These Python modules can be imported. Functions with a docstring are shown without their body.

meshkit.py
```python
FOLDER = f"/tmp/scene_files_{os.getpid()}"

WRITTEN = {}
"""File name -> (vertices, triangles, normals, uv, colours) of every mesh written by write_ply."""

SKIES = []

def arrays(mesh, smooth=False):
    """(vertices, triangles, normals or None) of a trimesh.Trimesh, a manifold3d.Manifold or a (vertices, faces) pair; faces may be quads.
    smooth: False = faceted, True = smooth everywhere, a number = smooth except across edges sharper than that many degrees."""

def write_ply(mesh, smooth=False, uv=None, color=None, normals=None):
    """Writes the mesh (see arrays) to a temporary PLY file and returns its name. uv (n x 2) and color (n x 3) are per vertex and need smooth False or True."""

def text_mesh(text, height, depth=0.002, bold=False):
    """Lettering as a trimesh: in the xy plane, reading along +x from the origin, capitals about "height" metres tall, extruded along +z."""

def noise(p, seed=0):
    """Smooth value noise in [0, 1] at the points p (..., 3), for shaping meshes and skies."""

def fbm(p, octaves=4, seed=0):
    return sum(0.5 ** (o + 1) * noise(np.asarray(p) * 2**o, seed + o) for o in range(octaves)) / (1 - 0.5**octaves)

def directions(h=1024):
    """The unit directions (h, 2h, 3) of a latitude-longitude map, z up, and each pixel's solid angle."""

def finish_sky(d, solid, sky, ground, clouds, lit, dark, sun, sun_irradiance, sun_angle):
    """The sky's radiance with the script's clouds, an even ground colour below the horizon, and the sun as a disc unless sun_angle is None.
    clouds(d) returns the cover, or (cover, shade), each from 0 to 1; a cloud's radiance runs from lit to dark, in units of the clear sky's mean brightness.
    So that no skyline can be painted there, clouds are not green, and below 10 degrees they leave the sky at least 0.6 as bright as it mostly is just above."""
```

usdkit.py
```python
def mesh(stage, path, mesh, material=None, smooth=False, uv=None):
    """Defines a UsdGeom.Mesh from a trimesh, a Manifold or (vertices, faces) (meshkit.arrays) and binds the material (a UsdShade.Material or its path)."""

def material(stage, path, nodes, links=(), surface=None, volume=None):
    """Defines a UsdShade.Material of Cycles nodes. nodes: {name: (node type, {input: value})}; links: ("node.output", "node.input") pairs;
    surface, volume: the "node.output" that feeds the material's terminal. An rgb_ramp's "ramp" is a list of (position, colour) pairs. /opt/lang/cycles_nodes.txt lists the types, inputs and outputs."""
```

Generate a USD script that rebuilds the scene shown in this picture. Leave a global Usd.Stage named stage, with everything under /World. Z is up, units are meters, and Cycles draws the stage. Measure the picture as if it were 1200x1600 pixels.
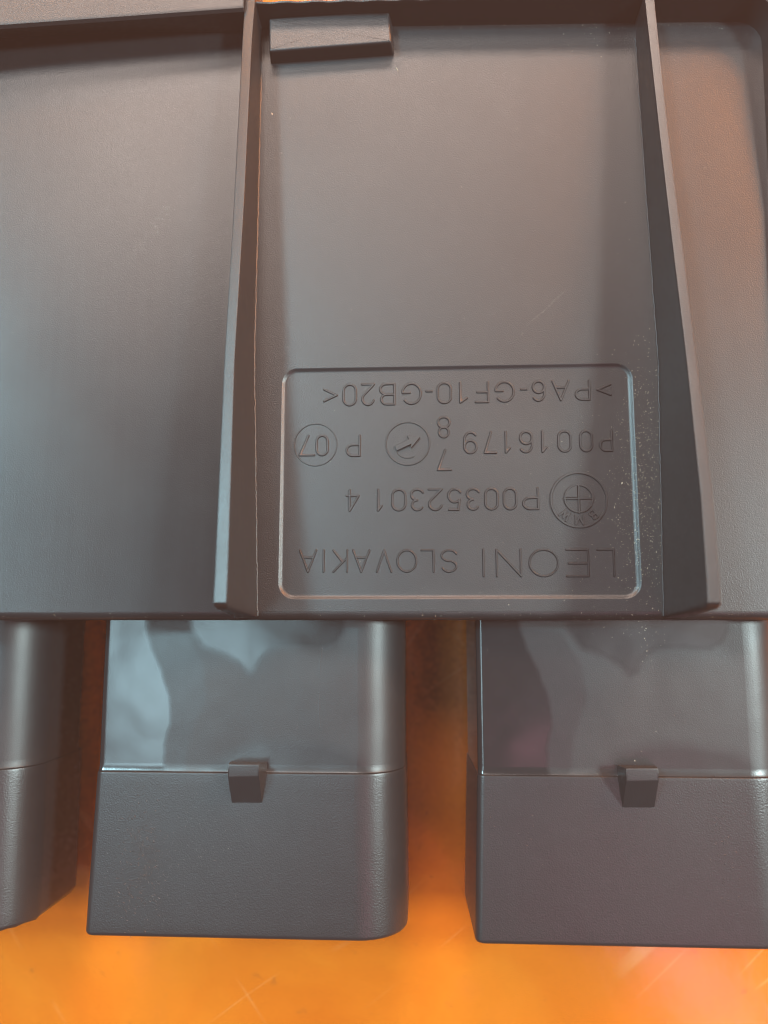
import math, random
import numpy as np, trimesh, usdkit, meshkit
from mapbox_earcut import triangulate_float64
from shapely.geometry import Polygon, LineString, Point
from shapely.ops import unary_union
from pxr import Usd, UsdGeom, UsdLux, UsdShade, Gf, Sdf

random.seed(7)
rng = np.random.default_rng(7)
stage = Usd.Stage.CreateInMemory()
UsdGeom.SetStageUpAxis(stage, UsdGeom.Tokens.z)
UsdGeom.SetStageMetersPerUnit(stage, 1.0)
UsdGeom.Xform.Define(stage, '/World')
UsdGeom.Scope.Define(stage, '/World/Looks')

# ------------------------------------------------------------------ camera
PLATE = 0.034                 # height of the top plate of the housing over the table
DIST = 0.120                  # camera height over the plate
F = 1200.0                    # focal length in photo pixels (photo 1200 x 1600)
NADIR = (660.0, 960.0)
CAM = np.array([0.0, 0.0, PLATE + DIST])
_d = np.array([(NADIR[0] - 600) / F, (800 - NADIR[1]) / F, -1.0])
zc = -_d / np.linalg.norm(_d)                       # world z in camera axes
xc = np.array([1.0, 0, 0]) - zc * zc[0]; xc /= np.linalg.norm(xc)
yc = np.cross(zc, xc)
C2W = np.stack([xc, yc, zc])                        # world = C2W @ camera
cam = UsdGeom.Camera.Define(stage, '/World/camera')
M = np.eye(4); M[:3, :3] = C2W.T; M[3, :3] = CAM
UsdGeom.Xformable(cam).AddTransformOp().Set(Gf.Matrix4d(*M.ravel().tolist()))
cam.CreateHorizontalApertureAttr(24.0); cam.CreateVerticalApertureAttr(32.0)
cam.CreateFocalLengthAttr(24.0)
cam.CreateClippingRangeAttr(Gf.Vec2f(0.005, 50))
cam.CreateFocusDistanceAttr(0.122); cam.CreateFStopAttr(9.0)
cam.CreateExposureAttr(0.0)

# ------------------------------------------------------------------ light: lamps of a workshop
def dome(color, strength):
    d = UsdLux.DomeLight.Define(stage, '/World/sky')
    m = usdkit.material(stage, '/World/Looks/room_light', {'b': ('background_shader', {'color': color, 'strength': strength})}, [], surface='b.background')
    UsdShade.MaterialBindingAPI.Apply(d.GetPrim()).Bind(m)
    d.GetPrim().SetCustomDataByKey('kind', 'structure')
dome((1.0, 0.40, 0.25), 0.0)

def lamp(name, az, el, dist, w, h, color, power, target=(0, 0, PLATE)):
    """a soft rectangular lamp; az: degrees clockwise from +y, el: elevation"""
    a, e = math.radians(az), math.radians(el)
    dirv = np.array([math.sin(a) * math.cos(e), math.cos(a) * math.cos(e), math.sin(e)])
    p = np.array(target) + dirv * dist
    z = dirv; x = np.cross([0, 0, 1.0], z); x /= np.linalg.norm(x); y = np.cross(z, x)
    L = UsdLux.RectLight.Define(stage, '/World/' + name)
    m = np.eye(4); m[0, :3], m[1, :3], m[2, :3], m[3, :3] = x, y, z, p
    UsdGeom.Xformable(L).AddTransformOp().Set(Gf.Matrix4d(*m.ravel().tolist()))
    L.CreateWidthAttr(w); L.CreateHeightAttr(h)
    L.CreateColorAttr(Gf.Vec3f(*color)); L.CreateIntensityAttr(power)
    return L
lamp('lamp_key', -60, 54, 1.3, 0.18, 0.18, (0.50, 0.88, 1.0), 240)
lamp('lamp_top', -10, 57, 1.25, 0.36, 0.30, (1.0, 0.88, 0.80), 16)
lamp('lamp_back', 2, 37, 1.25, 0.40, 0.20, (1.0, 0.80, 0.69), 54)
lamp('lamp_low', -24, 30, 1.25, 0.30, 0.16, (1.0, 0.36, 0.08), 40)
lamp('lamp_warm', 46, 22, 0.5, 0.24, 0.12, (1.0, 0.34, 0.09), 62)
lamp('lamp_side', 84, 43, 1.25, 0.15, 0.15, (0.80, 1.0, 1.0), 380)
lamp('lamp_window', -104, 70, 1.1, 0.28, 0.24, (0.55, 0.88, 1.0), 15)
lamp('lamp_ceiling', 98, 68, 1.1, 0.20, 0.24, (0.9, 0.97, 1.0), 4)
lamp('lamp_front', 143, 59, 1.4, 0.10, 0.8, (1.0, 0.40, 0.55), 8.5)

# ------------------------------------------------------------------ helpers
def ray(px, py):
    return C2W @ np.array([(px - 600) / F, (800 - py) / F, -1.0])

def W(px, py, z=PLATE):
    """the place on the level plane z that a measured point of the photo lies on"""
    d = ray(px, py)
    p = CAM + d * ((z - CAM[2]) / d[2])
    return p

def tag(prim, label=None, cat=None, group=None, kind=None):
    p = prim.GetPrim() if hasattr(prim, 'GetPrim') else prim
    for k, v in (('label', label), ('category', cat), ('group', group), ('kind', kind)):
        if v: p.SetCustomDataByKey(k, v)
    return p

used = {}
def put(name, mesh, mat, parent='/World', smooth=30, label=None):
    key = parent + '/' + name
    n = used.get(key, 0); used[key] = n + 1
    path = key if n == 0 else f'{key}_{n:03d}'
    usdkit.mesh(stage, path, mesh, mat, smooth=smooth)
    if label: tag(stage.GetPrimAtPath(path), label)
    return path

def loft(rings, cap0=True, cap1=True, closed=True):
    """skin over rings of equally many points"""
    R = np.asarray(rings, float); m, n = R.shape[:2]
    v = R.reshape(-1, 3); f = []
    for i in range(m - 1):
        for j in range(n if closed else n - 1):
            a, b = i * n + j, i * n + (j + 1) % n
            f += [[a, b, b + n], [a, b + n, a + n]]
    v = list(v)
    for on, base, flip in ((cap0, 0, True), (cap1, (m - 1) * n, False)):
        if on:
            c = len(v); v.append(R[0 if base == 0 else m - 1].mean(0))
            for j in range(n):
                a, b = base + j, base + (j + 1) % n
                f.append([c, b, a] if flip else [c, a, b])
    t = trimesh.Trimesh(np.array(v), np.array(f), process=False)
    return t

def fix(t):
    t = trimesh.Trimesh(t.vertices, t.faces, process=True)
    trimesh.repair.fix_normals(t)
    return t

def ring_offset(p, d, ccw):
    p = np.asarray(p); a = p - np.roll(p, 1, 0); b = np.roll(p, -1, 0) - p
    a /= np.linalg.norm(a, axis=1, keepdims=True) + 1e-15; b /= np.linalg.norm(b, axis=1, keepdims=True) + 1e-15
    na, nb = np.c_[-a[:, 1], a[:, 0]], np.c_[-b[:, 1], b[:, 0]]
    m = na + nb; m /= np.linalg.norm(m, axis=1, keepdims=True) + 1e-12
    k = np.clip((m * na).sum(1), 0.5, 1)
    return p + m * (d / k)[:, None]

def bevel_extrude(poly, z0, z1, c):
    """polygon with holes standing from z0 to z1 with chamfer c around the top"""
    out = []
    for g in getattr(poly, 'geoms', [poly]):
        g = g.simplify(1e-6)
        g = Polygon(g.exterior, g.interiors)
        rings = []
        for k, r in enumerate([g.exterior] + list(g.interiors)):
            p = np.array(r.coords)[:-1]
            ccw = r.is_ccw
            if (k == 0) != ccw: p = p[::-1]
            rings.append(p)
        tops = [ring_offset(p, c, True) for p in rings]
        for p, q in zip(rings, tops):
            n = len(p)
            v = np.vstack([np.c_[p, np.full(n, z0)], np.c_[p, np.full(n, z1 - c)], np.c_[q, np.full(n, z1)]])
            f = []
            for l in (0, 1):
                for j in range(n):
                    a, b = l * n + j, l * n + (j + 1) % n
                    f += [[a, b, b + n], [a, b + n, a + n]]
            out.append(trimesh.Trimesh(v, f, process=False))
        V = np.vstack(tops); ends = np.cumsum([len(t) for t in tops]).astype(np.uint32)
        tri = triangulate_float64(V, ends).reshape(-1, 3).astype(int)
        A = V[tri]; area = np.cross(A[:, 1] - A[:, 0], A[:, 2] - A[:, 0])
        tri[area < 0] = tri[area < 0][:, ::-1]
        out.append(trimesh.Trimesh(np.c_[V, np.full(len(V), z1)], tri, process=False))
    return trimesh.util.concatenate(out)

def flat(poly_rings, z):
    V = np.vstack(poly_rings); ends = np.cumsum([len(t) for t in poly_rings]).astype(np.uint32)
    tri = triangulate_float64(V, ends).reshape(-1, 3).astype(int)
    A = V[tri]; area = np.cross(A[:, 1] - A[:, 0], A[:, 2] - A[:, 0])
    tri[area < 0] = tri[area < 0][:, ::-1]
    return trimesh.Trimesh(np.c_[V, np.full(len(V), z)], tri, process=False)

# ------------------------------------------------------------------ materials
def plastic(name, base, rough, grain=0.5, grain_scale=5200.0, spec=0.5, film=False):
    n = {'g': ('geometry', {}),
         'big': ('noise_texture', {'scale': 45.0, 'detail': 4.0, 'roughness': 0.6}),
         'mid': ('noise_texture', {'scale': 420.0, 'detail': 3.0}),
         'fine': ('noise_texture', {'scale': grain_scale, 'detail': 2.0}),
         'mx': ('mapping', {'scale': (1.0, 0.03, 1.0), 'rotation': (0, 0, 0.62)}),
         'streak': ('noise_texture', {'scale': 900.0, 'detail': 2.0}),
         'sr': ('map_range', {'from_min': 0.3, 'from_max': 0.75, 'to_min': rough * 0.93, 'to_max': rough * 1.09}),
         'sm': ('map_range', {'from_min': 0.3, 'from_max': 0.7, 'to_min': -0.006, 'to_max': 0.006}),
         'ra': ('math', {'math_type': 'add', 'use_clamp': True}),
         'dust': ('rgb_ramp', {'ramp': [(0.0, tuple(b * 0.92 for b in base)), (0.6, base), (1.0, tuple(b * 1.2 + 0.002 for b in base))]}),
         'b1': ('bump', {'strength': grain, 'distance': 0.00012}),
         'b2': ('bump', {'strength': 0.15, 'distance': 0.0004}),
         'p': ('principled_bsdf', {'ior': 1.5, 'specular_ior_level': spec})}
    l = [('g.position', 'big.vector'), ('g.position', 'mid.vector'), ('g.position', 'fine.vector'),
         ('g.position', 'mx.vector'), ('mx.vector', 'streak.vector'),
         ('big.fac', 'sr.value'), ('streak.fac', 'sm.value'), ('sr.result', 'ra.value1'), ('sm.result', 'ra.value2'),
         ('mid.fac', 'dust.fac'), ('dust.color', 'p.base_color'),
         ('big.fac', 'b2.height'), ('b2.normal', 'b1.normal'), ('fine.fac', 'b1.height'), ('b1.normal', 'p.normal')]
    if film:   # mould gloss marks: a mesh attribute says where the skin is polished
        n['fa'] = ('attribute', {'attribute': 'polish'})
        n['fm'] = ('mix_float', {'b': 0.2})
        n['gs'] = ('map_range', {'from_min': 0, 'from_max': 1, 'to_min': grain, 'to_max': 0.05})
        l += [('fa.fac', 'fm.fac'), ('ra.value', 'fm.a'), ('fm.result', 'p.roughness'), ('fa.fac', 'gs.value'), ('gs.result', 'b1.strength')]
    else:
        l += [('ra.value', 'p.roughness')]
    return usdkit.material(stage, '/World/Looks/' + name, n, l, surface='p.BSDF')

BLACK = (0.011, 0.0115, 0.013)
m_plate = plastic('black_plastic', BLACK, 0.42, grain=0.35)
m_panel = plastic('panel_plastic', BLACK, 0.31, grain=0.22)
m_sleeve = plastic('sleeve_plastic', BLACK, 0.46, grain=0.2, film=True)
m_collar = plastic('grained_plastic', BLACK, 0.36, grain=0.3, grain_scale=4200.0)
m_letter = plastic('lettering_plastic', BLACK, 0.46, grain=0.25)

def table_mat():
    n = {'g': ('geometry', {}),
         'big': ('noise_texture', {'scale': 26.0, 'detail': 5.0, 'roughness': 0.6, 'distortion': 0.4}),
         'cr': ('rgb_ramp', {'ramp': [(0.25, (0.42, 0.085, 0.003)), (0.45, (0.46, 0.102, 0.004)), (0.55, (0.48, 0.116, 0.005)), (0.75, (0.46, 0.105, 0.010))]}),
         'p': ('principled_bsdf', {'ior': 1.5}),
         'rr': ('map_range', {'from_min': 0.3, 'from_max': 0.7, 'to_min': 0.12, 'to_max': 0.22}),
         'b': ('bump', {'strength': 0.25, 'distance': 0.0006}),
         'spots': ('noise_texture', {'scale': 330.0, 'detail': 3.0}),
         'sp': ('rgb_ramp', {'ramp': [(0.0, (1, 1, 1)), (0.27, (1, 1, 1)), (0.34, (0, 0, 0)), (1.0, (0, 0, 0))]}),
         'spm': ('mix_color', {'b': (0.22, 0.06, 0.01)}), 'spf': ('math', {'math_type': 'multiply', 'value2': 0.5}),
         's0': ('math', {'math_type': 'add', 'use_clamp': True})}
    l = [('g.position', 'big.vector'), ('big.fac', 'cr.fac'), ('big.fac', 'rr.value'), ('big.fac', 'b.height'), ('b.normal', 'p.normal'),
         ('g.position', 'spots.vector'), ('spots.fac', 'sp.fac'), ('sp.color', 'spf.value1'), ('spf.value', 'spm.fac'), ('cr.color', 'spm.a')]
    # long hair scratches: thin contour lines of two stretched noises
    for k, (rot, sc, st) in enumerate(((0.85, 55.0, 0.10), (-0.6, 40.0, 0.08))):
        n[f'v{k}'] = ('vector_rotate', {'rotate_type': 'z_axis', 'angle': rot}); n[f'm{k}'] = ('mapping', {'scale': (1.0, st, 1.0)})
        n[f'n{k}'] = ('noise_texture', {'scale': sc, 'detail': 1.0})
        n[f'r{k}'] = ('rgb_ramp', {'ramp': [(0.0, (0, 0, 0)), (0.496, (0, 0, 0)), (0.5, (1, 1, 1)), (0.504, (0, 0, 0)), (1.0, (0, 0, 0))]})
        l += [('g.position', f'v{k}.vector'), (f'v{k}.vector', f'm{k}.vector'), (f'm{k}.vector', f'n{k}.vector'), (f'n{k}.fac', f'r{k}.fac'), (f'r{k}.color', f's0.value{k + 1}')]
    n['gate'] = ('noise_texture', {'scale': 60.0, 'detail': 1.0}); n['gr'] = ('map_range', {'from_min': 0.5, 'from_max': 0.65, 'to_min': 0, 'to_max': 0.4, 'clamp': True})
    n['s1'] = ('math', {'math_type': 'multiply'}); n['scm'] = ('mix_color', {'b': (0.62, 0.34, 0.14)})
    l += [('g.position', 'gate.vector'), ('gate.fac', 'gr.value'), ('gr.result', 's1.value1'), ('s0.value', 's1.value2'), ('s1.value', 'scm.fac'), ('spm.result', 'scm.a'),
          ('scm.result', 'p.base_color'), ('rr.result', 'p.roughness')]
    return usdkit.material(stage, '/World/Looks/orange_lacquer', n, l, surface='p.BSDF')
m_table = table_mat()
m_haze = usdkit.material(stage, '/World/Looks/haze', {'v': ('principled_volume', {'color': (1.0, 0.58, 0.45), 'density': 0.21, 'anisotropy': 0.0})}, [], volume='v.volume')
m_dust = usdkit.material(stage, '/World/Looks/pale_dust', {'o': ('geometry', {}), 'r': ('rgb_ramp', {'ramp': [(0, (0.30, 0.26, 0.20)), (0.6, (0.48, 0.43, 0.34)), (1, (0.5, 0.38, 0.16))]}), 'p': ('principled_bsdf', {'roughness': 0.6})},
                         [('o.random_per_island', 'r.fac'), ('r.color', 'p.base_color')], surface='p.BSDF')

# ------------------------------------------------------------------ the setting: the table
t = trimesh.creation.box((2.4, 2.4, 0.03)); t.apply_translation((0, 0, -0.015))
put('table', t, m_table, smooth=False)
tag(stage.GetPrimAtPath('/World/table'), 'glossy orange table top under the black housing', 'table', kind='structure')

t = trimesh.creation.box((2.6, 2.6, 1.03 + 0.185)); t.apply_translation((0, 0, (0.185 - 1.03) / 2))
put('haze', t, m_haze, smooth=False)
tag(stage.GetPrimAtPath('/World/haze'), 'warm smoky haze in the air over the housing', 'haze', kind='stuff')

# ------------------------------------------------------------------ the housing
H = '/World/connector_housing'
hx = UsdGeom.Xform.Define(stage, H)
tag(hx, 'black plastic connector housing with ribs, sockets and moulded lettering lying on orange table', 'connector housing')

yF = W(660, 969)[1]                   # front edge of the plate
yB = W(800, 36)[1]                    # foot of the back rim
xL = W(-420, 960)[0]
xR = W(1252, 960)[0] - 0.001          # right edge of the plate, just outside the picture near the front
xR2 = W(1199, 80)[0]                  # and inside it at the back
LIP = 0.0014
POCKET = 0.0004

# text pocket outline (inner foot and outer brink), world xy
def rrect(x0, y0, x1, y1, r, n=8):
    pts = []
    for cx, cy, a0 in ((x1 - r, y1 - r, 0), (x0 + r, y1 - r, 90), (x0 + r, y0 + r, 180), (x1 - r, y0 + r, 270)):
        for k in range(n + 1):
            a = math.radians(a0 + 90 * k / n); pts.append((cx + r * math.cos(a), cy + r * math.sin(a)))
    return np.array(pts)
pw = [W(x, y) for x, y in ((437, 576), (992, 566), (1000, 935), (437, 938))]
px0, px1 = (pw[0][0] + pw[3][0]) / 2, (pw[1][0] + pw[2][0]) / 2
py1, py0 = (pw[0][1] + pw[1][1]) / 2, (pw[2][1] + pw[3][1]) / 2
brink = rrect(px0, py0, px1, py1, 0.0026)
def inset(p, d): return ring_offset(p, d, True)
steps = [(0, 0), (0.00012, -0.00006), (0.00034, -0.00020), (0.00052, -0.00033), (0.0008, -POCKET)]
rings = [np.c_[inset(brink, d), np.full(len(brink), PLATE + dz)] for d, dz in steps]
pocket_wall = loft(rings, False, False)
cR = 0.0042
_a = np.linspace(0, math.pi / 2, 12)
corner = np.c_[xR2 - cR + cR * np.cos(_a), yB + 0.0014 - cR + cR * np.sin(_a)]
outer = np.vstack([[[xL, yF + LIP], [xR, yF + LIP]], corner, [[xL, yB + 0.0014]]])
top = flat([outer, brink[::-1]], PLATE)
floor = flat([rings[-1][:, :2]], PLATE - POCKET)
# rounded front lip
prof = [(yF + LIP - LIP * math.sin(a), PLATE - LIP + LIP * math.cos(a)) for a in np.linspace(0, math.pi / 2, 9)] + [(yF, PLATE - 0.0032), (yF + 0.0006, PLATE - 0.0036), (yF + 0.004, PLATE - 0.0036)]
xs = np.linspace(xL, xR, 60)
lip = loft([[(x, y + 0.00005 * math.sin(x * 900), z) for y, z in prof] for x in xs], False, False, closed=False)
wall_f = pocket_wall
er = np.vstack([outer[1:-1], [[W(400, 44)[0], yB + 0.0014]]])
side = loft([np.c_[ring_offset(outer, o, True)[1:-1], np.full(len(outer) - 2, PLATE + z)] for o, z in ((0, 0), (-0.0003, -0.0001), (-0.0006, -0.0004), (-0.0007, -0.0009), (-0.0007, -0.006))], False, False, closed=False)
plate = trimesh.util.concatenate([top, floor, fix(pocket_wall), lip, side])
# orient everything upward where it is level
plate = trimesh.Trimesh(plate.vertices, plate.faces, process=True)
put('top_plate', plate, m_plate, H, smooth=35)

# the panel left of the left rib climbs a little towards the left
xs0 = W(375, 700)[0]
TILT = math.tan(math.radians(9.5))
yb0 = W(100, 66)[1] + 0.004
def tz(x): return PLATE + 0.0002 + (xs0 - x) * TILT
rings = []
for x in np.linspace(xs0, xL, 30):
    z = tz(x)
    rings.append([(x, yF + LIP + 0.001, PLATE - 0.0003)] + [(x, yF + LIP - LIP * math.sin(a), z - LIP + LIP * math.cos(a)) for a in np.linspace(math.pi / 2, 0, 9)] + [(x, y, z) for y in np.linspace(yF + 0.003, yb0, 12)] + [(x, yb0, PLATE - 0.0003)])
put('side_panel', fix(loft(rings)), m_panel, H, smooth=35, label='gently sloping panel left of the left rib, with a pale scratch')

body = trimesh.creation.box((xR2 - 0.001 - xL, yB - 0.001 - (yF + 0.0045), PLATE - 0.006))
body.apply_translation(((xR2 - 0.001 + xL) / 2, (yB - 0.001 + yF + 0.0045) / 2, (PLATE - 0.004) / 2 + 0.0005))
put('body', body, m_plate, H, smooth=False)

# ribs -----------------------------------------------------------------
def lerp(x, pts):
    pts = sorted(pts); return float(np.interp(x, [p[0] for p in pts], [p[1] for p in pts]))

def rib(left, right, crease, heights, side, end_px):
    """left/right: top-edge points in the photo; crease: foot line on the visible side; heights: (photo y, height)"""
    L = [W(x, y, PLATE + lerp(y, heights)) for x, y in left]
    R = [W(x, y, PLATE + lerp(y, heights)) for x, y in right]
    Cr = [W(x, y) for x, y in crease]
    f = lambda P, k: (lambda y: lerp(y, [(p[1], p[k]) for p in P]))
    fl, fr, fc = f(L, 0), f(R, 0), f(Cr, 0)
    hz = lambda y: lerp(y, [(p[1], p[2]) for p in L])
    yend = min(L[-1][1], R[-1][1])
    ys = list(np.linspace(yend, W(700, -70)[1], 40))
    rings = []
    def ring(y, yb, drop=0.0, squeeze=0.0, inner=0.0):
        a, b, c = fl(y) + squeeze, fr(y) - squeeze, fc(yb); z = hz(y) - drop
        r = 0.00035
        if side > 0: fl0, fr0 = a - 0.0006 - squeeze, c - inner        # right side is the drafted one
        else: fl0, fr0 = c + inner, b + 0.0006 + squeeze
        zb = PLATE - 0.0002
        def edge(tx, tz, bx, bz, tt): return (tx + (bx - tx) * tt, tz + (bz - tz) * tt)
        za, zb2 = z - 0.13 * (b - a), z
        pl, pr = (fl0, zb), (fr0, zb)
        tl, tr = (a, za), (b, zb2)
        k = min(0.4, r / max(1e-6, z - zb))
        pts = [pl, edge(*tl, *pl, 2 * k), edge(*tl, *pl, 0.6 * k), (a + 0.25 * r, za - 0.06 * r), (a + r, za + 0.13 * r), (b - r, z - 0.13 * r), (b - 0.25 * r, z - 0.09 * r), edge(*tr, *pr, 0.6 * k), edge(*tr, *pr, 2 * k), pr]
        # fillet at the foot of the drafted side
        yy = [y] * 10; yy[0] = yb; yy[9] = yb
        return [(p[0], q, p[1]) for p, q in zip(pts, yy)]
    ye = W(*end_px)[1]
    # sloping front end
    rings.append(ring(yend, ye, drop=0.0012, squeeze=0.0002))
    rings[-1] = [(x, min(y, y) - 0.0009, z) if 0 < i < 9 else (x, ye, z) for i, (x, y, z) in enumerate(rings[-1])]
    rings.append(ring(yend, ye + 0.0004, drop=0.0003, squeeze=0.00005)); rings[-1] = [(x, y - 0.0004 if 0 < i < 9 else y, z) for i, (x, y, z) in enumerate(rings[-1])]
    rings += [ring(y, max(y, ye + 0.0008)) for y in ys]
    return fix(loft(rings))
ribL = rib([(385, -60), (382, 0), (378, 60), (364, 330), (350, 560), (340, 780), (333, 930), (332, 941)],
           [(402, -60), (399, 0), (394, 60), (381, 330), (367, 560), (360, 780), (355, 930), (354, 941)],
           [(412, -60), (409, 60), (406, 200), (397, 560), (400, 780), (402, 966)],
           [(-60, 0.0052), (60, 0.0058), (330, 0.0084), (560, 0.0110), (941, 0.0163)], 1, (402, 966))
ribR = rib([(1004, -60), (1008, 0), (1030, 200), (1051, 380), (1073, 560), (1096, 780), (1106, 930), (1106, 941)],
           [(1018, -60), (1023, 0), (1044, 200), (1067, 380), (1089, 560), (1115, 780), (1127, 930), (1128, 941)],
           [(985, -60), (992, 35), (998, 140), (1028, 560), (1033, 780), (1037, 966)],
           [(-60, 0.0052), (60, 0.0058), (330, 0.0084), (560, 0.0110), (941, 0.0163)], -1, (1037, 966))
put('rib', ribL, m_plate, H, smooth=40, label='left rib, slimmer, running down to the front edge of the plate')
put('rib', ribR, m_plate, H, smooth=40, label='right rib, leaning and wider at its front end')

# flash line moulded beside each rib foot
for pts in ([(409, 80), (406, 200), (397, 560), (400, 780), (402, 962)], [(993, 60), (998, 140), (1028, 560), (1033, 780), (1037, 962)]):
    P = np.array([W(x, y) for x, y in pts])
    ys = np.linspace(P[0, 1], P[-1, 1], 160)
    xsx = np.interp(-ys, -P[:, 1], P[:, 0]) + 0.00004 * rng.standard_normal(160)
    hh = np.interp(-ys, -P[:, 1], [0.4, 0.55, 0.9, 1.0, 0.8]) * (0.75 + 0.5 * rng.random(160))
    rings = [[(x - 0.00022, y, PLATE - 0.0001), (x - 0.00008 * h, y, PLATE + 0.00014 * h), (x + 0.00008 * h, y, PLATE + 0.00016 * h), (x + 0.00022, y, PLATE - 0.0001)] for x, y, h in zip(xsx, ys, hh)]
    put('seam_bead', fix(loft(rings)), m_letter, H, smooth=60)

# back rim and right wall ------------------------------------------------
def wall_loft(path, heights, draft, thick):
    """a drafted wall that stands along an inner foot path (world xy), outside being to the left of the path's direction"""
    p = np.asarray(path)
    tang = np.gradient(p, axis=0); tang /= np.linalg.norm(tang, axis=1, keepdims=True)
    nrm = np.c_[-tang[:, 1], tang[:, 0]]
    rings = []
    for q, n, h in zip(p, nrm, heights):
        r = 0.0003
        prof = [(-0.0004, -0.0003), (0, 0.0), (0.00010, 0.00045), (draft * h - 0.2 * r, h - r), (draft * h + 0.2 * r, h - 0.2 * r), (draft * h + r, h), (draft * h + thick - r, h), (draft * h + thick, h - r), (draft * h + thick + 0.0003, -0.0003)]
        rings.append([(q[0] + n[0] * o, q[1] + n[1] * o, PLATE + z) for o, z in prof])
    return fix(loft(rings))
# thin wall along the back of the recess, dying away round the corner
fx = [W(400, 46), W(640, 41), W(1000, 36), W(1165, 34)]
backx = np.linspace(W(395, 60)[0], xR2 - 0.0008 - cR, 60)
path = [(x, float(np.interp(x, [p[0] for p in fx], [p[1] for p in fx]))) for x in backx]
yc = path[-1][1] - cR
path += [(xR2 - 0.0008 - cR + cR * math.sin(a), yc + cR * math.cos(a)) for a in np.linspace(0.12, math.pi / 2, 14)]
path += [(xR2 - 0.0008 + (yc - y) * (xR - xR2) / (yc - yF), y) for y in np.linspace(yc - 0.001, yF + 0.004, 30)]
hs = [0.0050 * (1 + 0.02 * math.sin(i * 1.7)) for i in range(72)] + list(np.linspace(0.0046, 0.0012, 12)) + [0.0012] * (len(path) - 84)
put('back_wall', wall_loft(path, hs, 0.12, 0.0006), m_plate, H, smooth=35)

# left rim: a heavier bar with a wide top
foot = [W(-420, 110), W(0, 76), W(200, 66), W(384, 58)]
hbs = [0.0058 + 0.9 * (tz(W(x, 60)[0]) - PLATE) for x in (-420, 0, 200, 380)]
lower = [W(x, y, PLATE + h) for (x, y), h in zip(((-420, 75), (0, 40), (200, 26), (380, 13)), hbs)]
rings = []
for k in np.linspace(0, 3, 40):
    i = min(2, int(k)); u = k - i
    f0 = np.array(foot[i]) * (1 - u) + np.array(foot[i + 1]) * u
    l0 = np.array(lower[i]) * (1 - u) + np.array(lower[i + 1]) * u
    x = l0[0]; hb = hbs[i] * (1 - u) + hbs[i + 1] * u
    rings.append([(x, f0[1], PLATE - 0.0003), (x, f0[1] + 0.0003, PLATE + 0.0005), (x, l0[1] - 0.0001, PLATE + hb - 0.0006), (x, l0[1] + 0.0002, PLATE + hb - 0.0001), (x, l0[1] + 0.0007, PLATE + hb),
                  (x, l0[1] + 0.0085, PLATE + hb), (x, l0[1] + 0.0092, PLATE + hb - 0.0006), (x, l0[1] + 0.0096, PLATE - 0.0003)])
put('back_rim', fix(loft(rings)), m_plate, H, smooth=35)

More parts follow.
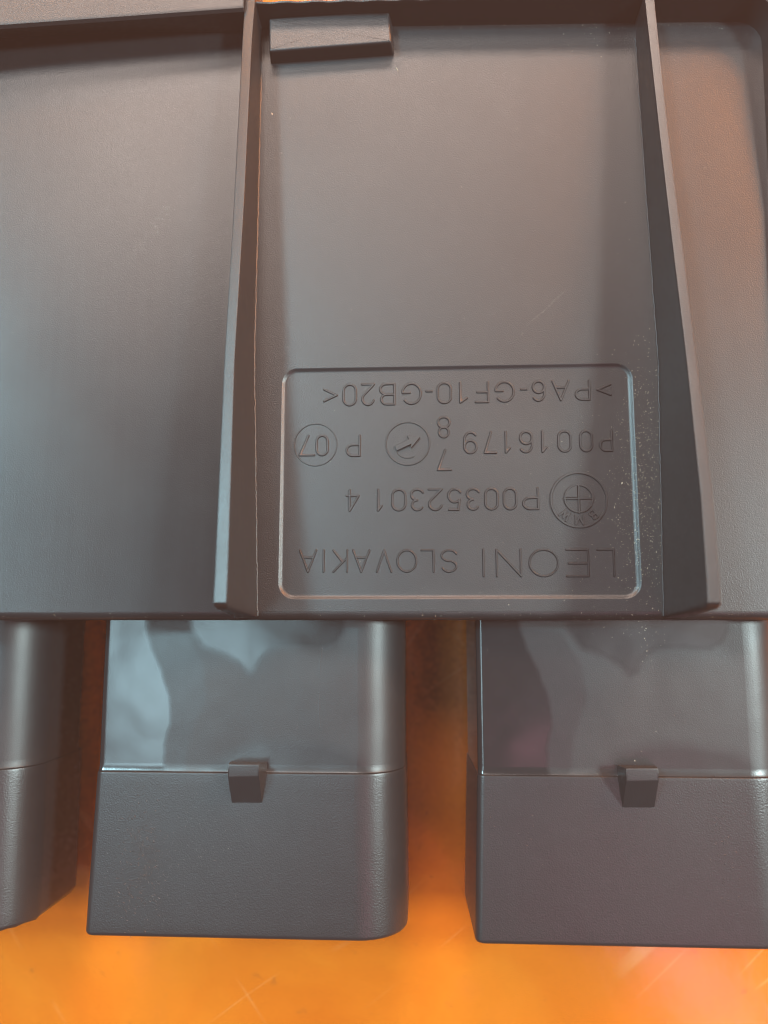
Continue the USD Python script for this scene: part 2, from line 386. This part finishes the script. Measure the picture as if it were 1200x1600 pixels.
# small raised stop block in the back corner
def prism(bottom, topq, z0, z1, c=0.0003):
    """frustum between two quads (world xy)"""
    b, t_ = np.asarray(bottom)[:, :2], np.asarray(topq)[:, :2]
    if Polygon(b).exterior.is_ccw is False: b, t_ = b[::-1], t_[::-1]
    def rr(p, r, n=4):
        g = Polygon(p).buffer(-r, join_style=2)
        out = []
        for i in range(len(p)):
            a, q, d = p[i - 1], p[i], p[(i + 1) % len(p)]
            u = (a - q) / np.linalg.norm(a - q); w = (d - q) / np.linalg.norm(d - q)
            s, e = q + u * r, q + w * r
            for k in np.linspace(0, 1, n + 1):
                out.append((1 - k) ** 2 * s + 2 * k * (1 - k) * q + k ** 2 * e)
        return np.array(out)
    B, T = rr(b, c), rr(t_, c)
    rings = [np.c_[B, np.full(len(B), z0)], np.c_[T, np.full(len(T), z1 - c)]]
    for a in (35, 65, 90):
        s = c * (1 - math.cos(math.radians(a)))
        rings.append(np.c_[ring_offset(T, s, True), np.full(len(T), z1 - c + c * math.sin(math.radians(a)))])
    return fix(loft(rings))
zb = PLATE + 0.0026
tq = [W(420, 80, zb), W(612, 66, zb), W(608, 16, zb), W(420, 28, zb)]
bq = [np.array(q) + d for q, d in zip(tq, ([-0.0002, -0.0004, 0], [0.0004, -0.0004, 0], [0.0004, 0.0012, 0], [-0.0002, 0.0012, 0]))]
put('stop_block', prism(bq, tq, PLATE - 0.0002, zb, 0.0004), m_plate, H, smooth=40)

# raised lettering ---------------------------------------------------------
def arc(cx, cy, rx, ry, a0, a1, n=14):
    return [(cx + rx * math.cos(math.radians(a)), cy + ry * math.sin(math.radians(a))) for a in np.linspace(a0, a1, n)]
def stadium(w):
    r = w / 2
    return [arc(r, 1 - r, r, r, 0, 180) + arc(r, r, r, r, 180, 360) + [(w, 1 - r)]]
G = {   # strokes in a cell one high, width given
    'L': (0.6, [[(0, 1), (0, 0), (0.6, 0)]]), 'E': (0.62, [[(0.62, 1), (0, 1), (0, 0), (0.62, 0)], [(0, 0.52), (0.56, 0.52)]]),
    'F': (0.58, [[(0.58, 1), (0, 1), (0, 0)], [(0, 0.5), (0.5, 0.5)]]),
    'O': (0.95, [arc(0.475, 0.5, 0.475, 0.5, 0, 360, 32)]), 'N': (0.72, [[(0, 0), (0, 1), (0.72, 0), (0.72, 1)]]), 'I': (0.0, [[(0, 0), (0, 1)]]),
    'S': (0.66, [arc(0.33, 0.75, 0.31, 0.25, 20, 270, 16) + arc(0.33, 0.25, 0.33, 0.25, 90, -160, 16)]),
    'V': (0.72, [[(0, 1), (0.36, 0), (0.72, 1)]]), 'A': (0.74, [[(0, 0), (0.37, 1), (0.74, 0)], [(0.13, 0.34), (0.61, 0.34)]]),
    'K': (0.62, [[(0, 0), (0, 1)], [(0.6, 1), (0, 0.36)], [(0.2, 0.57), (0.62, 0)]]),
    'P': (0.6, [[(0, 0), (0, 1)] + [(0.32, 1)] + arc(0.32, 0.73, 0.28, 0.27, 90, -90, 12) + [(0, 0.46)]]),
    'B': (0.62, [[(0, 0), (0, 1), (0.33, 1)] + arc(0.33, 0.76, 0.24, 0.24, 90, -90, 10) + [(0, 0.52)], [(0.33, 0.52)] + arc(0.34, 0.26, 0.28, 0.26, 90, -90, 10) + [(0, 0)]]),
    'G': (0.8, [arc(0.42, 0.5, 0.42, 0.5, 42, 345, 26) + [(0.82, 0.46), (0.5, 0.46)]]),
    'M': (0.8, [[(0, 0), (0, 1), (0.4, 0.2), (0.8, 1), (0.8, 0)]]), 'W': (1.0, [[(0, 1), (0.25, 0), (0.5, 0.9), (0.75, 0), (1.0, 1)]]),
    '0': (0.6, [arc(0.3, 0.7, 0.3, 0.3, 0, 180) + arc(0.3, 0.3, 0.3, 0.3, 180, 360) + [(0.6, 0.7)]]),
    '1': (0.25, [[(0, 0.78), (0.25, 1), (0.25, 0)]]),
    '2': (0.6, [arc(0.3, 0.72, 0.29, 0.28, 165, -35, 16) + [(0, 0), (0.6, 0)]]),
    '3': (0.6, [arc(0.29, 0.76, 0.26, 0.24, 150, -90, 14) + arc(0.29, 0.26, 0.3, 0.26, 90, -155, 16)]),
    '4': (0.62, [[(0.46, 0), (0.46, 1), (0, 0.28), (0.62, 0.28)]]),
    '5': (0.6, [[(0.55, 1), (0.1, 1), (0.04, 0.52)] + arc(0.28, 0.32, 0.31, 0.32, 125, -150, 18)]),
    '6': (0.6, [arc(0.3, 0.3, 0.29, 0.3, 0, 360, 26), arc(0.32, 0.62, 0.31, 0.38, 40, 182, 14) + [(0.01, 0.3)]]),
    '7': (0.6, [[(0, 1), (0.6, 1), (0.25, 0)]]),
    '8': (0.6, [arc(0.3, 0.75, 0.25, 0.25, 0, 360, 24), arc(0.3, 0.26, 0.3, 0.26, 0, 360, 24)]),
    '9': (0.6, [arc(0.3, 0.7, 0.29, 0.3, 0, 360, 26), arc(0.28, 0.38, 0.31, 0.38, -140, 2, 14) + [(0.59, 0.7)]]),
    '-': (0.34, [[(0, 0.4), (0.34, 0.4)]]), '>': (0.56, [[(0, 0.78), (0.56, 0.5), (0, 0.22)]]), '<': (0.56, [[(0.56, 0.78), (0, 0.5), (0.56, 0.22)]]),
}
FLOOR = PLATE - POCKET
def glyph(ch, x_start, x_end, y_base, y_top, sw=0.00038):
    """x_start: where the letter begins (right-hand side in the photo, as the writing stands on its head), photo pixels"""
    w, strokes = G[ch]
    xm = (y_base + y_top) / 2
    p0 = W(x_start, y_base, FLOOR); p1 = W(x_end, y_base, FLOOR); q0 = W(x_start, y_top, FLOOR)
    hgt = q0[1] - p0[1]; hgt -= math.copysign(sw, hgt)
    ln = (p1[0] - p0[0]); ln -= math.copysign(sw, ln) if w > 0.01 else 0
    out = []
    for s in strokes:
        pts = []
        for u, v in s:
            uu = u / w if w > 0.01 else 0.5
            pts.append((p0[0] + math.copysign(sw / 2, ln) * (w > 0.01) + uu * ln, p0[1] + math.copysign(sw / 2, hgt) + v * hgt))
        out.append(LineString(pts).buffer(sw / 2, quad_segs=4, join_style=1))
    return unary_union(out)
RAISE = 0.00017
def raised(poly, name='lettering', label=None, h=RAISE):
    put(name, bevel_extrude(poly, FLOOR - 0.00005, FLOOR + h, 0.00012 if name == 'lettering' else 0.00004), m_letter, H, smooth=50, label=label)
def row(items, yb, yt, yb_end=None, yt_end=None, name='lettering', label=None, sw=0.00038):
    """items: (char, x_start, x_end); rows may run a little askew: y at the first and the last letter"""
    xa, xb = items[0][1], items[-1][2]
    gs = []
    for ch, a, b in items:
        k = ((a + b) / 2 - xa) / ((xb - xa) or 1)
        gs.append(glyph(ch, a, b, yb + (0 if yb_end is None else (yb_end - yb) * k), yt + (0 if yt_end is None else (yt_end - yt) * k), sw))
    raised(unary_union(gs), name, label)
row([('L', 960, 931), ('E', 920, 883), ('O', 873, 825), ('N', 815, 774), ('I', 758, 752)], 857, 902, name='lettering', label='largest word of the upside-down raised lettering, near the front edge', sw=0.00034)
row([('S', 715, 688), ('L', 679, 657), ('O', 652, 619), ('V', 613, 587), ('A', 579, 550), ('K', 544, 519), ('I', 509, 503), ('A', 496, 467)], 858, 895, name='lettering', label='second raised word beside the largest one', sw=0.00034)
row([('P', 842, 815), ('0', 808, 785), ('0', 779, 756), ('3', 750, 727), ('5', 721, 698), ('2', 692, 668), ('3', 663, 640), ('0', 635, 611), ('1', 598, 589), ('4', 562, 540)], 761, 797, 764, 800, label='raised part number ending in a separate digit')
row([('P', 957, 935), ('0', 926, 904), ('0', 893, 870), ('1', 855, 845), ('6', 833, 810), ('1', 798, 788), ('7', 776, 755), ('9', 746, 723)], 671, 706, 674, 710, label='raised part number beside the arrow dial')
row([('8', 704, 682)], 650, 685, name='lettering'); row([('7', 706, 682)], 701, 736, name='lettering')
row([('P', 564, 540)], 679, 714)
row([('>', 955, 931), ('P', 922, 897), ('A', 890, 861), ('6', 852, 830), ('-', 824, 812), ('G', 804, 773), ('F', 764, 741), ('1', 731, 717), ('0', 706, 682), ('-', 676, 664), ('G', 659, 628), ('B', 618, 592), ('2', 586, 564), ('0', 558, 535), ('<', 528, 505)], 592, 625, 600, 636, label='raised material code between pointed brackets')
row([('0', 514, 493), ('7', 493, 467)], 679, 713, label='raised two-digit number inside a thin ring')

def ring_poly(cx, cy, rpx, wmm):
    c = W(cx, cy, FLOOR); r = np.linalg.norm(W(cx + rpx, cy, FLOOR) - c)
    return Point(c[0], c[1]).buffer(r, quad_segs=24).difference(Point(c[0], c[1]).buffer(r - wmm, quad_segs=24)), c, r
g, c, r = ring_poly(493, 695, 34, 0.00016); raised(g, 'dial_ring', h=0.00012)
g, c, r = ring_poly(637, 693, 35, 0.00020); raised(g, 'dial_ring', h=0.00015)
g, c, r = ring_poly(637, 696, 21, 0.00014)
raised(g.intersection(Polygon([(c[0] - r, c[1] - r), (c[0] + r * 0.5, c[1] - r), (c[0] + r * 0.5, c[1] - 0.45 * r), (c[0] - r, c[1] - 0.45 * r)])), 'dial_ring', h=0.0001)
a, b = W(619, 701, FLOOR)[:2], W(655, 684, FLOOR)[:2]
u = (b - a) / np.linalg.norm(b - a); nn = np.array([-u[1], u[0]]); Ln = np.linalg.norm(b - a)
arrow = Polygon([a - nn * .00035, a + u * Ln * .62 - nn * .00035, a + u * Ln * .55 - nn * .0009, b, a + u * Ln * .62 + nn * .0010, a + u * Ln * .62 + nn * .00035, a + nn * .00035])
raised(arrow.buffer(0.00008), 'arrow', h=0.0004)
# round emblem: two rings, a cross, one framed quarter and three letters
g1, c, r1 = ring_poly(904, 781, 45, 0.00030); g2, c, r2 = ring_poly(904, 779, 23, 0.00026)
c = W(904, 779, FLOOR)
cross = unary_union([LineString([(c[0] - r2, c[1]), (c[0] + r2, c[1])]).buffer(.00012), LineString([(c[0], c[1] - r2), (c[0], c[1] + r2)]).buffer(.00012)])
raised(unary_union([g1, g2, cross]), 'emblem', label='round quartered emblem with ring and letters', h=0.00022)
q = Polygon([(c[0], c[1])] + [(c[0] + r2 * math.cos(a), c[1] + r2 * math.sin(a)) for a in np.linspace(math.pi / 2, math.pi, 12)]).buffer(-0.0002)
q2 = Polygon([(c[0], c[1])] + [(c[0] + r2 * math.cos(a), c[1] + r2 * math.sin(a)) for a in np.linspace(-math.pi / 2, 0, 12)]).buffer(-0.0002)
raised(unary_union([q, q2]), 'emblem_quarter', h=0.00016)
let = []
for ch, ang in (('B', -50), ('M', -90), ('W', -130)):
    w, st = G[ch]; rr_ = (r1 + r2) / 2; s = 0.0014; ca = math.radians(ang)
    o = np.array([c[0] + rr_ * math.cos(ca), c[1] + rr_ * math.sin(ca)]); up = np.array([math.cos(ca), math.sin(ca)]); rt = np.array([up[1], -up[0]])
    for k in st: let.append(LineString([tuple(o + rt * (x - w / 2) * s + up * (y - 0.5) * s) for x, y in k]).buffer(.00013, quad_segs=3))
raised(unary_union(let), 'emblem_lettering', h=0.0002)

# sockets ------------------------------------------------------------------
ZT = PLATE - 0.0042                       # top of the collars
DZ = 0.0004                               # the sleeve lies this much lower
HGT = 0.0225                              # height of a socket
def section(x0, x1, zt, zbot, rl, rr, n=10, m=60):
    """closed outline in x,z: dense along the top, rounded shoulders"""
    pts = []
    for a in np.linspace(0, 90, n): pts.append((x1 - rr + rr * math.sin(math.radians(90 - a)), zt - rr + rr * math.cos(math.radians(90 - a))))
    for x in np.linspace(x1 - rr, x0 + rl, m)[1:-1]: pts.append((x, zt))
    for a in np.linspace(0, 90, n): pts.append((x0 + rl - rl * math.sin(math.radians(a)), zt - rl + rl * math.cos(math.radians(a))))
    rb = 0.003
    for a in np.linspace(0, 90, 5): pts.append((x0 + rb - rb * math.cos(math.radians(a)), zbot + rb - rb * math.sin(math.radians(a))))
    for a in np.linspace(0, 90, 5): pts.append((x1 - rb + rb * math.sin(math.radians(a)), zbot + rb - rb * math.cos(math.radians(a))))
    pts = np.array(pts); lf = pts[:, 0] < (x0 + x1) / 2
    pts[lf, 0] -= 0.03 * np.clip(zt - rl - pts[lf, 1], 0, None)
    return pts
ySt = W(600, 1211, ZT)[1]; yEnd = W(600, 1473, ZT)[1]; yTop = yF + 0.006
xa, xb = W(149, 1211, ZT)[0], W(632, 1211, ZT)[0]
pitch = W(746, 1211, ZT)[0] - W(149, 1211, ZT)[0]
zB = ZT - HGT

def gloss_mask(x, y):
    """the polished patches that the mould left on each sleeve (x, y in photo pixels on the second socket)"""
    P = np.c_[x, y] + 5 * (np.c_[meshkit.fbm(np.c_[x / 26, y / 26, x * 0], 3, 1), meshkit.fbm(np.c_[x / 26, y / 26, x * 0], 3, 2)] - 0.5)
    left = Polygon([(100, 900), (228, 900), (232, 985), (240, 1010), (256, 1050), (268, 1090), (268, 1130), (258, 1165), (262, 1230), (100, 1230)])
    top = Polygon([(300, 900), (298, 985), (318, 1012), (350, 1024), (372, 1036), (388, 1054), (398, 1050), (408, 1030), (430, 1012), (480, 1012), (510, 1014), (530, 1004), (540, 985), (545, 900)])
    mid = Polygon([(230, 980), (292, 988), (318, 1040), (322, 1090), (305, 1130), (288, 1200), (262, 1230), (255, 1100)])
    arcp = Polygon([(300, 1225), (330, 1196), (365, 1172), (410, 1158), (450, 1156), (500, 1160), (540, 1172), (575, 1195), (600, 1225)])
    out = np.zeros(len(P))
    from shapely import contains_xy, distance, points
    for g, soft, amt in ((left, 6, 1.0), (top, 7, 0.9), (arcp, 12, 0.6), (mid, 4, 0.35)):
        d = distance(g.exterior, points(P)); ins = contains_xy(g, P[:, 0], P[:, 1])
        s = np.clip(0.5 + np.where(ins, d, -d) / (2 * soft), 0, 1) * amt
        out = np.maximum(out, s)
    return out

def proj(p):
    v = (np.asarray(p) - CAM) @ C2W
    return 600 + F * v[:, 0] / -v[:, 2], 800 - F * v[:, 1] / -v[:, 2]

for i in (-1, 0, 1):
    S = f'{H}/socket' if i == -1 else f'{H}/socket_{i + 1:03d}'
    UsdGeom.Xform.Define(stage, S)
    ox = pitch * i
    lab = {-1: 'left socket, cut by the picture edge, with a ragged front rim', 0: 'middle socket with worn, scuffed collar', 1: 'right socket with pinkish reflections'}[i]
    tag(stage.GetPrimAtPath(S), lab)
    # sleeve: from under the plate to the step, its skin flowing up into the collar
    rings = []
    zs = [(yTop, 0), (yF, 0)] + [(y, 0) for y in np.linspace(yF - 0.0002, ySt + 0.0012, 110)] + [(ySt + 0.0008, 0.00004), (ySt + 0.0004, 0.00012), (ySt + 0.0002, 0.0002)]
    for y, up in zs:
        r = section(xa + ox + 0.00012, xb + ox - 0.00012, ZT - DZ + up, zB + 0.001, 0.0010, 0.0072, 12, 170)
        dx = 0.00011 * (y - ySt) / 0.024
        z = r[:, 1].copy()
        topm = np.clip((r[:, 1] - (ZT - 0.003)) / 0.0025, 0, 1)
        w = (meshkit.fbm(np.c_[r[:, 0] * 90 - ox * 70, np.full(len(r), y * 90), np.full(len(r), 3.0)], 3, 5) - 0.5) * 0.00022 * topm
        rings.append(np.c_[r[:, 0], np.full(len(r), y), z + w])
    sl = loft(rings, False, False)
    sl = trimesh.Trimesh(sl.vertices, sl.faces, process=False)
    if sl.face_normals[len(sl.faces) // 2][2] < 0 or sl.face_normals[:, 2][np.abs(sl.vertices[sl.faces[:, 0], 2] - (ZT - DZ)) < 0.0002].mean() < 0:
        sl.faces = sl.faces[:, ::-1]
    v, f, nrm = meshkit.arrays(sl, True)
    path = S + '/sleeve'
    usdkit.mesh(stage, path, sl, m_sleeve, smooth=True)
    gx, gy = proj(sl.vertices - [ox, 0, 0])
    gm = gloss_mask(gx, gy)
    from pxr import Vt
    UsdGeom.PrimvarsAPI(stage.GetPrimAtPath(path)).CreatePrimvar('polish', Sdf.ValueTypeNames.FloatArray, 'vertex').Set(Vt.FloatArray.FromNumpy(gm.astype(np.float32)))
    # collar: a little proud of the sleeve, hollow at the mouth
    rings = []
    prof = [(ySt + 0.0004, 0.0013), (ySt + 0.0002, 0.0004), (ySt + 0.00012, 0.00016), (ySt, 0.00004), (ySt - 0.0003, 0)] + [(y, 0) for y in np.linspace(ySt - 0.002, yEnd + 0.0007, 14)] + \
           [(yEnd + 0.0004, 0.00006), (yEnd + 0.00015, 0.0002), (yEnd, 0.00045), (yEnd, 0.0018), (yEnd + 0.002, 0.0021), (yEnd + 0.012, 0.0024)]
    for k, (y, ins) in enumerate(prof):
        draft = 0.0007 * (ySt - y) / (ySt - yEnd)
        r = section(xa + ox + ins - draft, xb + ox - ins + draft * 0.4, ZT - ins, zB + ins, 0.0011, 0.0074 - min(ins, 0.002) * 0.5)
        yy = np.full(len(r), y)
        if i == -1 and k >= len(prof) - 6:                          # torn rim
            yy = yy + 0.0005 * (meshkit.noise(np.c_[r * 2500, yy * 0]) - 0.5) * (r[:, 0] > xb + ox - 0.009)
        rings.append(np.c_[r[:, 0], yy, r[:, 1]])
    put('collar', fix(loft(rings, False, True)), m_collar, S, smooth=30)
    # latch tab: a ramp, top nearly level, front face sloping down
    zt = ZT + 0.0030
    ch = proj
    def lx(px, py, z): p = W(px, py, z); return np.array([p[0] + ox, p[1]])
    # measured on the middle socket
    t4 = [lx(356, 1194, zt), lx(405, 1194, zt), lx(405, 1215, zt), lx(355, 1216, zt)]
    fb = [lx(357, 1259, ZT), lx(403, 1259, ZT)]
    bl, br = lx(352, 1190, ZT - DZ), lx(419, 1191, ZT - DZ)
    ml, mr = lx(352, 1216, ZT), lx(420, 1216, ZT)
    bl[0] = t4[0][0] - 0.0005; ml[0] = t4[3][0] - 0.0005; fb[0][0] = t4[3][0] + 0.0001
    brx = t4[1][0] + 0.0006; br[0] = brx; mr[0] = brx; fb[1][0] = t4[2][0] - 0.0001
    e = 0.0003
    hull = []
    for p, z in [(t4[0], zt), (t4[1], zt), (t4[2], zt - 0.0001), (t4[3], zt - 0.0001)]:
        s = np.sign(p - np.mean(t4, 0))
        for d in ((e, 0, 0.00028), (0, e, 0.00028), (e * .3, e * .3, 0.00008), (e, e, 0)):
            hull.append((p[0] - s[0] * d[0], p[1] - s[1] * d[1], z - d[2]))
    for p, z in ((fb[0], ZT - 0.0003), (fb[1], ZT - 0.0003), (bl, ZT - DZ - 0.0005), (br, ZT - DZ - 0.0005), (ml, ZT - 0.0006), (mr, ZT - 0.0006)):
        hull.append((p[0], p[1], z))
    tab = trimesh.convex.convex_hull(np.array(hull))
    put('latch_tab', tab, m_letter, S, smooth=28)

# ------------------------------------------------------------------ dust lying on the housing: countless flecks, one object
V, Fc = [], []
def fleck(p, s):
    if p[0] < xs0 and p[1] > yF and abs(p[2] - PLATE) < 1e-6:
        p = np.array([p[0], p[1], tz(p[0])])
    b = len(V)
    a = rng.random() * 6.28; l = s * (0.6 + rng.random()); w = s * (0.25 + 0.3 * rng.random()); h = s * 0.25
    d = np.array([math.cos(a), math.sin(a), 0]); q = np.array([-d[1], d[0], 0])
    for o in (d * l / 2, q * w / 2, -d * l / 2, -q * w / 2): V.append(p + o + [0, 0, 0.00002])
    V.append(p + [0, 0, h])
    for k in range(4): Fc.append([b + k, b + (k + 1) % 4, b + 4])
def scatter(n, fx, fy, smin, smax, z=PLATE):
    for _ in range(n):
        px, py = fx(), fy()
        zz = z
        if z == PLATE and 443 < px < 990 and 580 < py < 930: zz = FLOOR
        fleck(W(px, py, zz), smin + (smax - smin) * rng.random() ** 3)
U = lambda a, b: (lambda: a + (b - a) * rng.random())
N_ = lambda m, s: (lambda: m + s * rng.standard_normal())
scatter(1700, lambda: min(1055, 1008 + 25 * rng.standard_normal()), N_(760, 110), 0.00005, 0.00026)
scatter(300, lambda: min(1045, 960 + 40 * rng.standard_normal()), N_(790, 90), 0.00005, 0.0002)
scatter(220, U(430, 1000), U(560, 960), 0.00004, 0.00016)
scatter(90, U(425, 1000), U(60, 560), 0.00005, 0.0002)
scatter(70, U(850, 980), N_(60, 22), 0.00006, 0.0003)
scatter(70, U(1060, 1180), U(45, 940), 0.00005, 0.00018)
scatter(60, U(10, 330), U(80, 950), 0.00004, 0.00013)
scatter(120, U(0, 1180), N_(962, 3), 0.00005, 0.00018)
scatter(60, U(170, 620), U(990, 1450), 0.00004, 0.00014, ZT)
scatter(50, U(760, 1180), U(990, 1450), 0.00004, 0.00014, ZT)
scatter(110, U(630, 1190), N_(40, 3), 0.00005, 0.0002)
scatter(60, U(410, 430), U(90, 500), 0.00004, 0.00015)
for px, py, s in ((620, 108, .0007), (1005, 668, .0003), (390, 88, .0006), (972, 755, .0006), (425, 178, .0005), (795, 945, .0003)): fleck(W(px, py), s)
# scuffs: raised burrs of scratched plastic, joined
def scuffs(name, mat, parent, spots, label):
    """spots: (photo x, y, spread along, spread across, direction in degrees, count, size, plane)"""
    global V, Fc
    keepV, keepF = V, Fc
    V, Fc = [], []
    for px, py, la, lc, deg, n, sz, z in spots:
        d = math.radians(deg)
        for _ in range(n):
            a, c = la * rng.standard_normal(), lc * rng.standard_normal()
            fleck(W(px + a * math.cos(d) - c * math.sin(d), py - a * math.sin(d) - c * math.cos(d), z), sz * (0.5 + rng.random()))
    put(name, trimesh.Trimesh(np.array(V), np.array(Fc), process=False), mat, parent, smooth=False, label=label)
    tag(stage.GetPrimAtPath(parent + '/' + name), kind='stuff')
    V, Fc = keepV, keepF
m_scuff = usdkit.material(stage, '/World/Looks/scuffed_plastic', {'p': ('principled_bsdf', {'base_color': (0.13, 0.125, 0.12), 'roughness': 0.6})}, [], surface='p.BSDF')
scuffs('scuff_mark', m_scuff, H, [(262, 350, 16, 5, 58, 130, 0.00013, PLATE), (228, 398, 14, 4, 50, 70, 0.00012, PLATE), (205, 440, 30, 3, 62, 40, 0.0001, PLATE),
                               (868, 468, 34, 0.6, 42, 60, 0.00009, PLATE), (845, 490, 20, 0.5, 40, 40, 0.00009, PLATE), (760, 620, 30, 1.0, 30, 25, 0.00008, FLOOR), (560, 300, 50, 1.0, 70, 40, 0.00008, PLATE),
                               (720, 420, 60, 0.8, 100, 40, 0.00008, PLATE), (100, 700, 60, 0.8, 35, 40, 0.00008, PLATE)], 'faint pale scratches on the plate')
scuffs('worn_patch', m_letter, H + '/socket_001', [(228, 1330, 46, 16, 98, 420, 0.00026, ZT), (205, 1390, 30, 22, 90, 220, 0.00026, ZT), (300, 1310, 40, 40, 20, 120, 0.0002, ZT)], 'rough worn patch on the left of the collar')
scuffs('worn_patch', m_letter, H + '/socket_002', [(1130, 1330, 46, 16, 98, 90, 0.00022, ZT), (800, 1300, 40, 40, 40, 60, 0.0002, ZT)], None)
# thin flash line down the middle socket's sleeve
P = [W(x, y, ZT - DZ) for x, y in ((503, 1012), (500, 1040), (499, 1075), (498, 1110), (500, 1138))]
ys = np.linspace(P[0][1], P[-1][1], 50)
xs2 = np.interp(-ys, [-p[1] for p in P], [p[0] for p in P]) + 0.00006 * (meshkit.noise(np.c_[ys * 900, ys * 0, ys * 0]) - 0.5)
put('flash_line', fix(loft([[(x - 0.0003, y, ZT - DZ - 0.0001), (x, y, ZT - DZ + 0.00007), (x + 0.0003, y, ZT - DZ - 0.0001)] for x, y in zip(xs2, ys)])), m_letter, H + '/socket_001', smooth=60)

put('dust', trimesh.Trimesh(np.array(V), np.array(Fc), process=False), m_dust, smooth=False)
tag(stage.GetPrimAtPath('/World/dust'), 'pale specks of dust scattered on the black plastic, thickest beside the right rib', 'dust', kind='stuff')
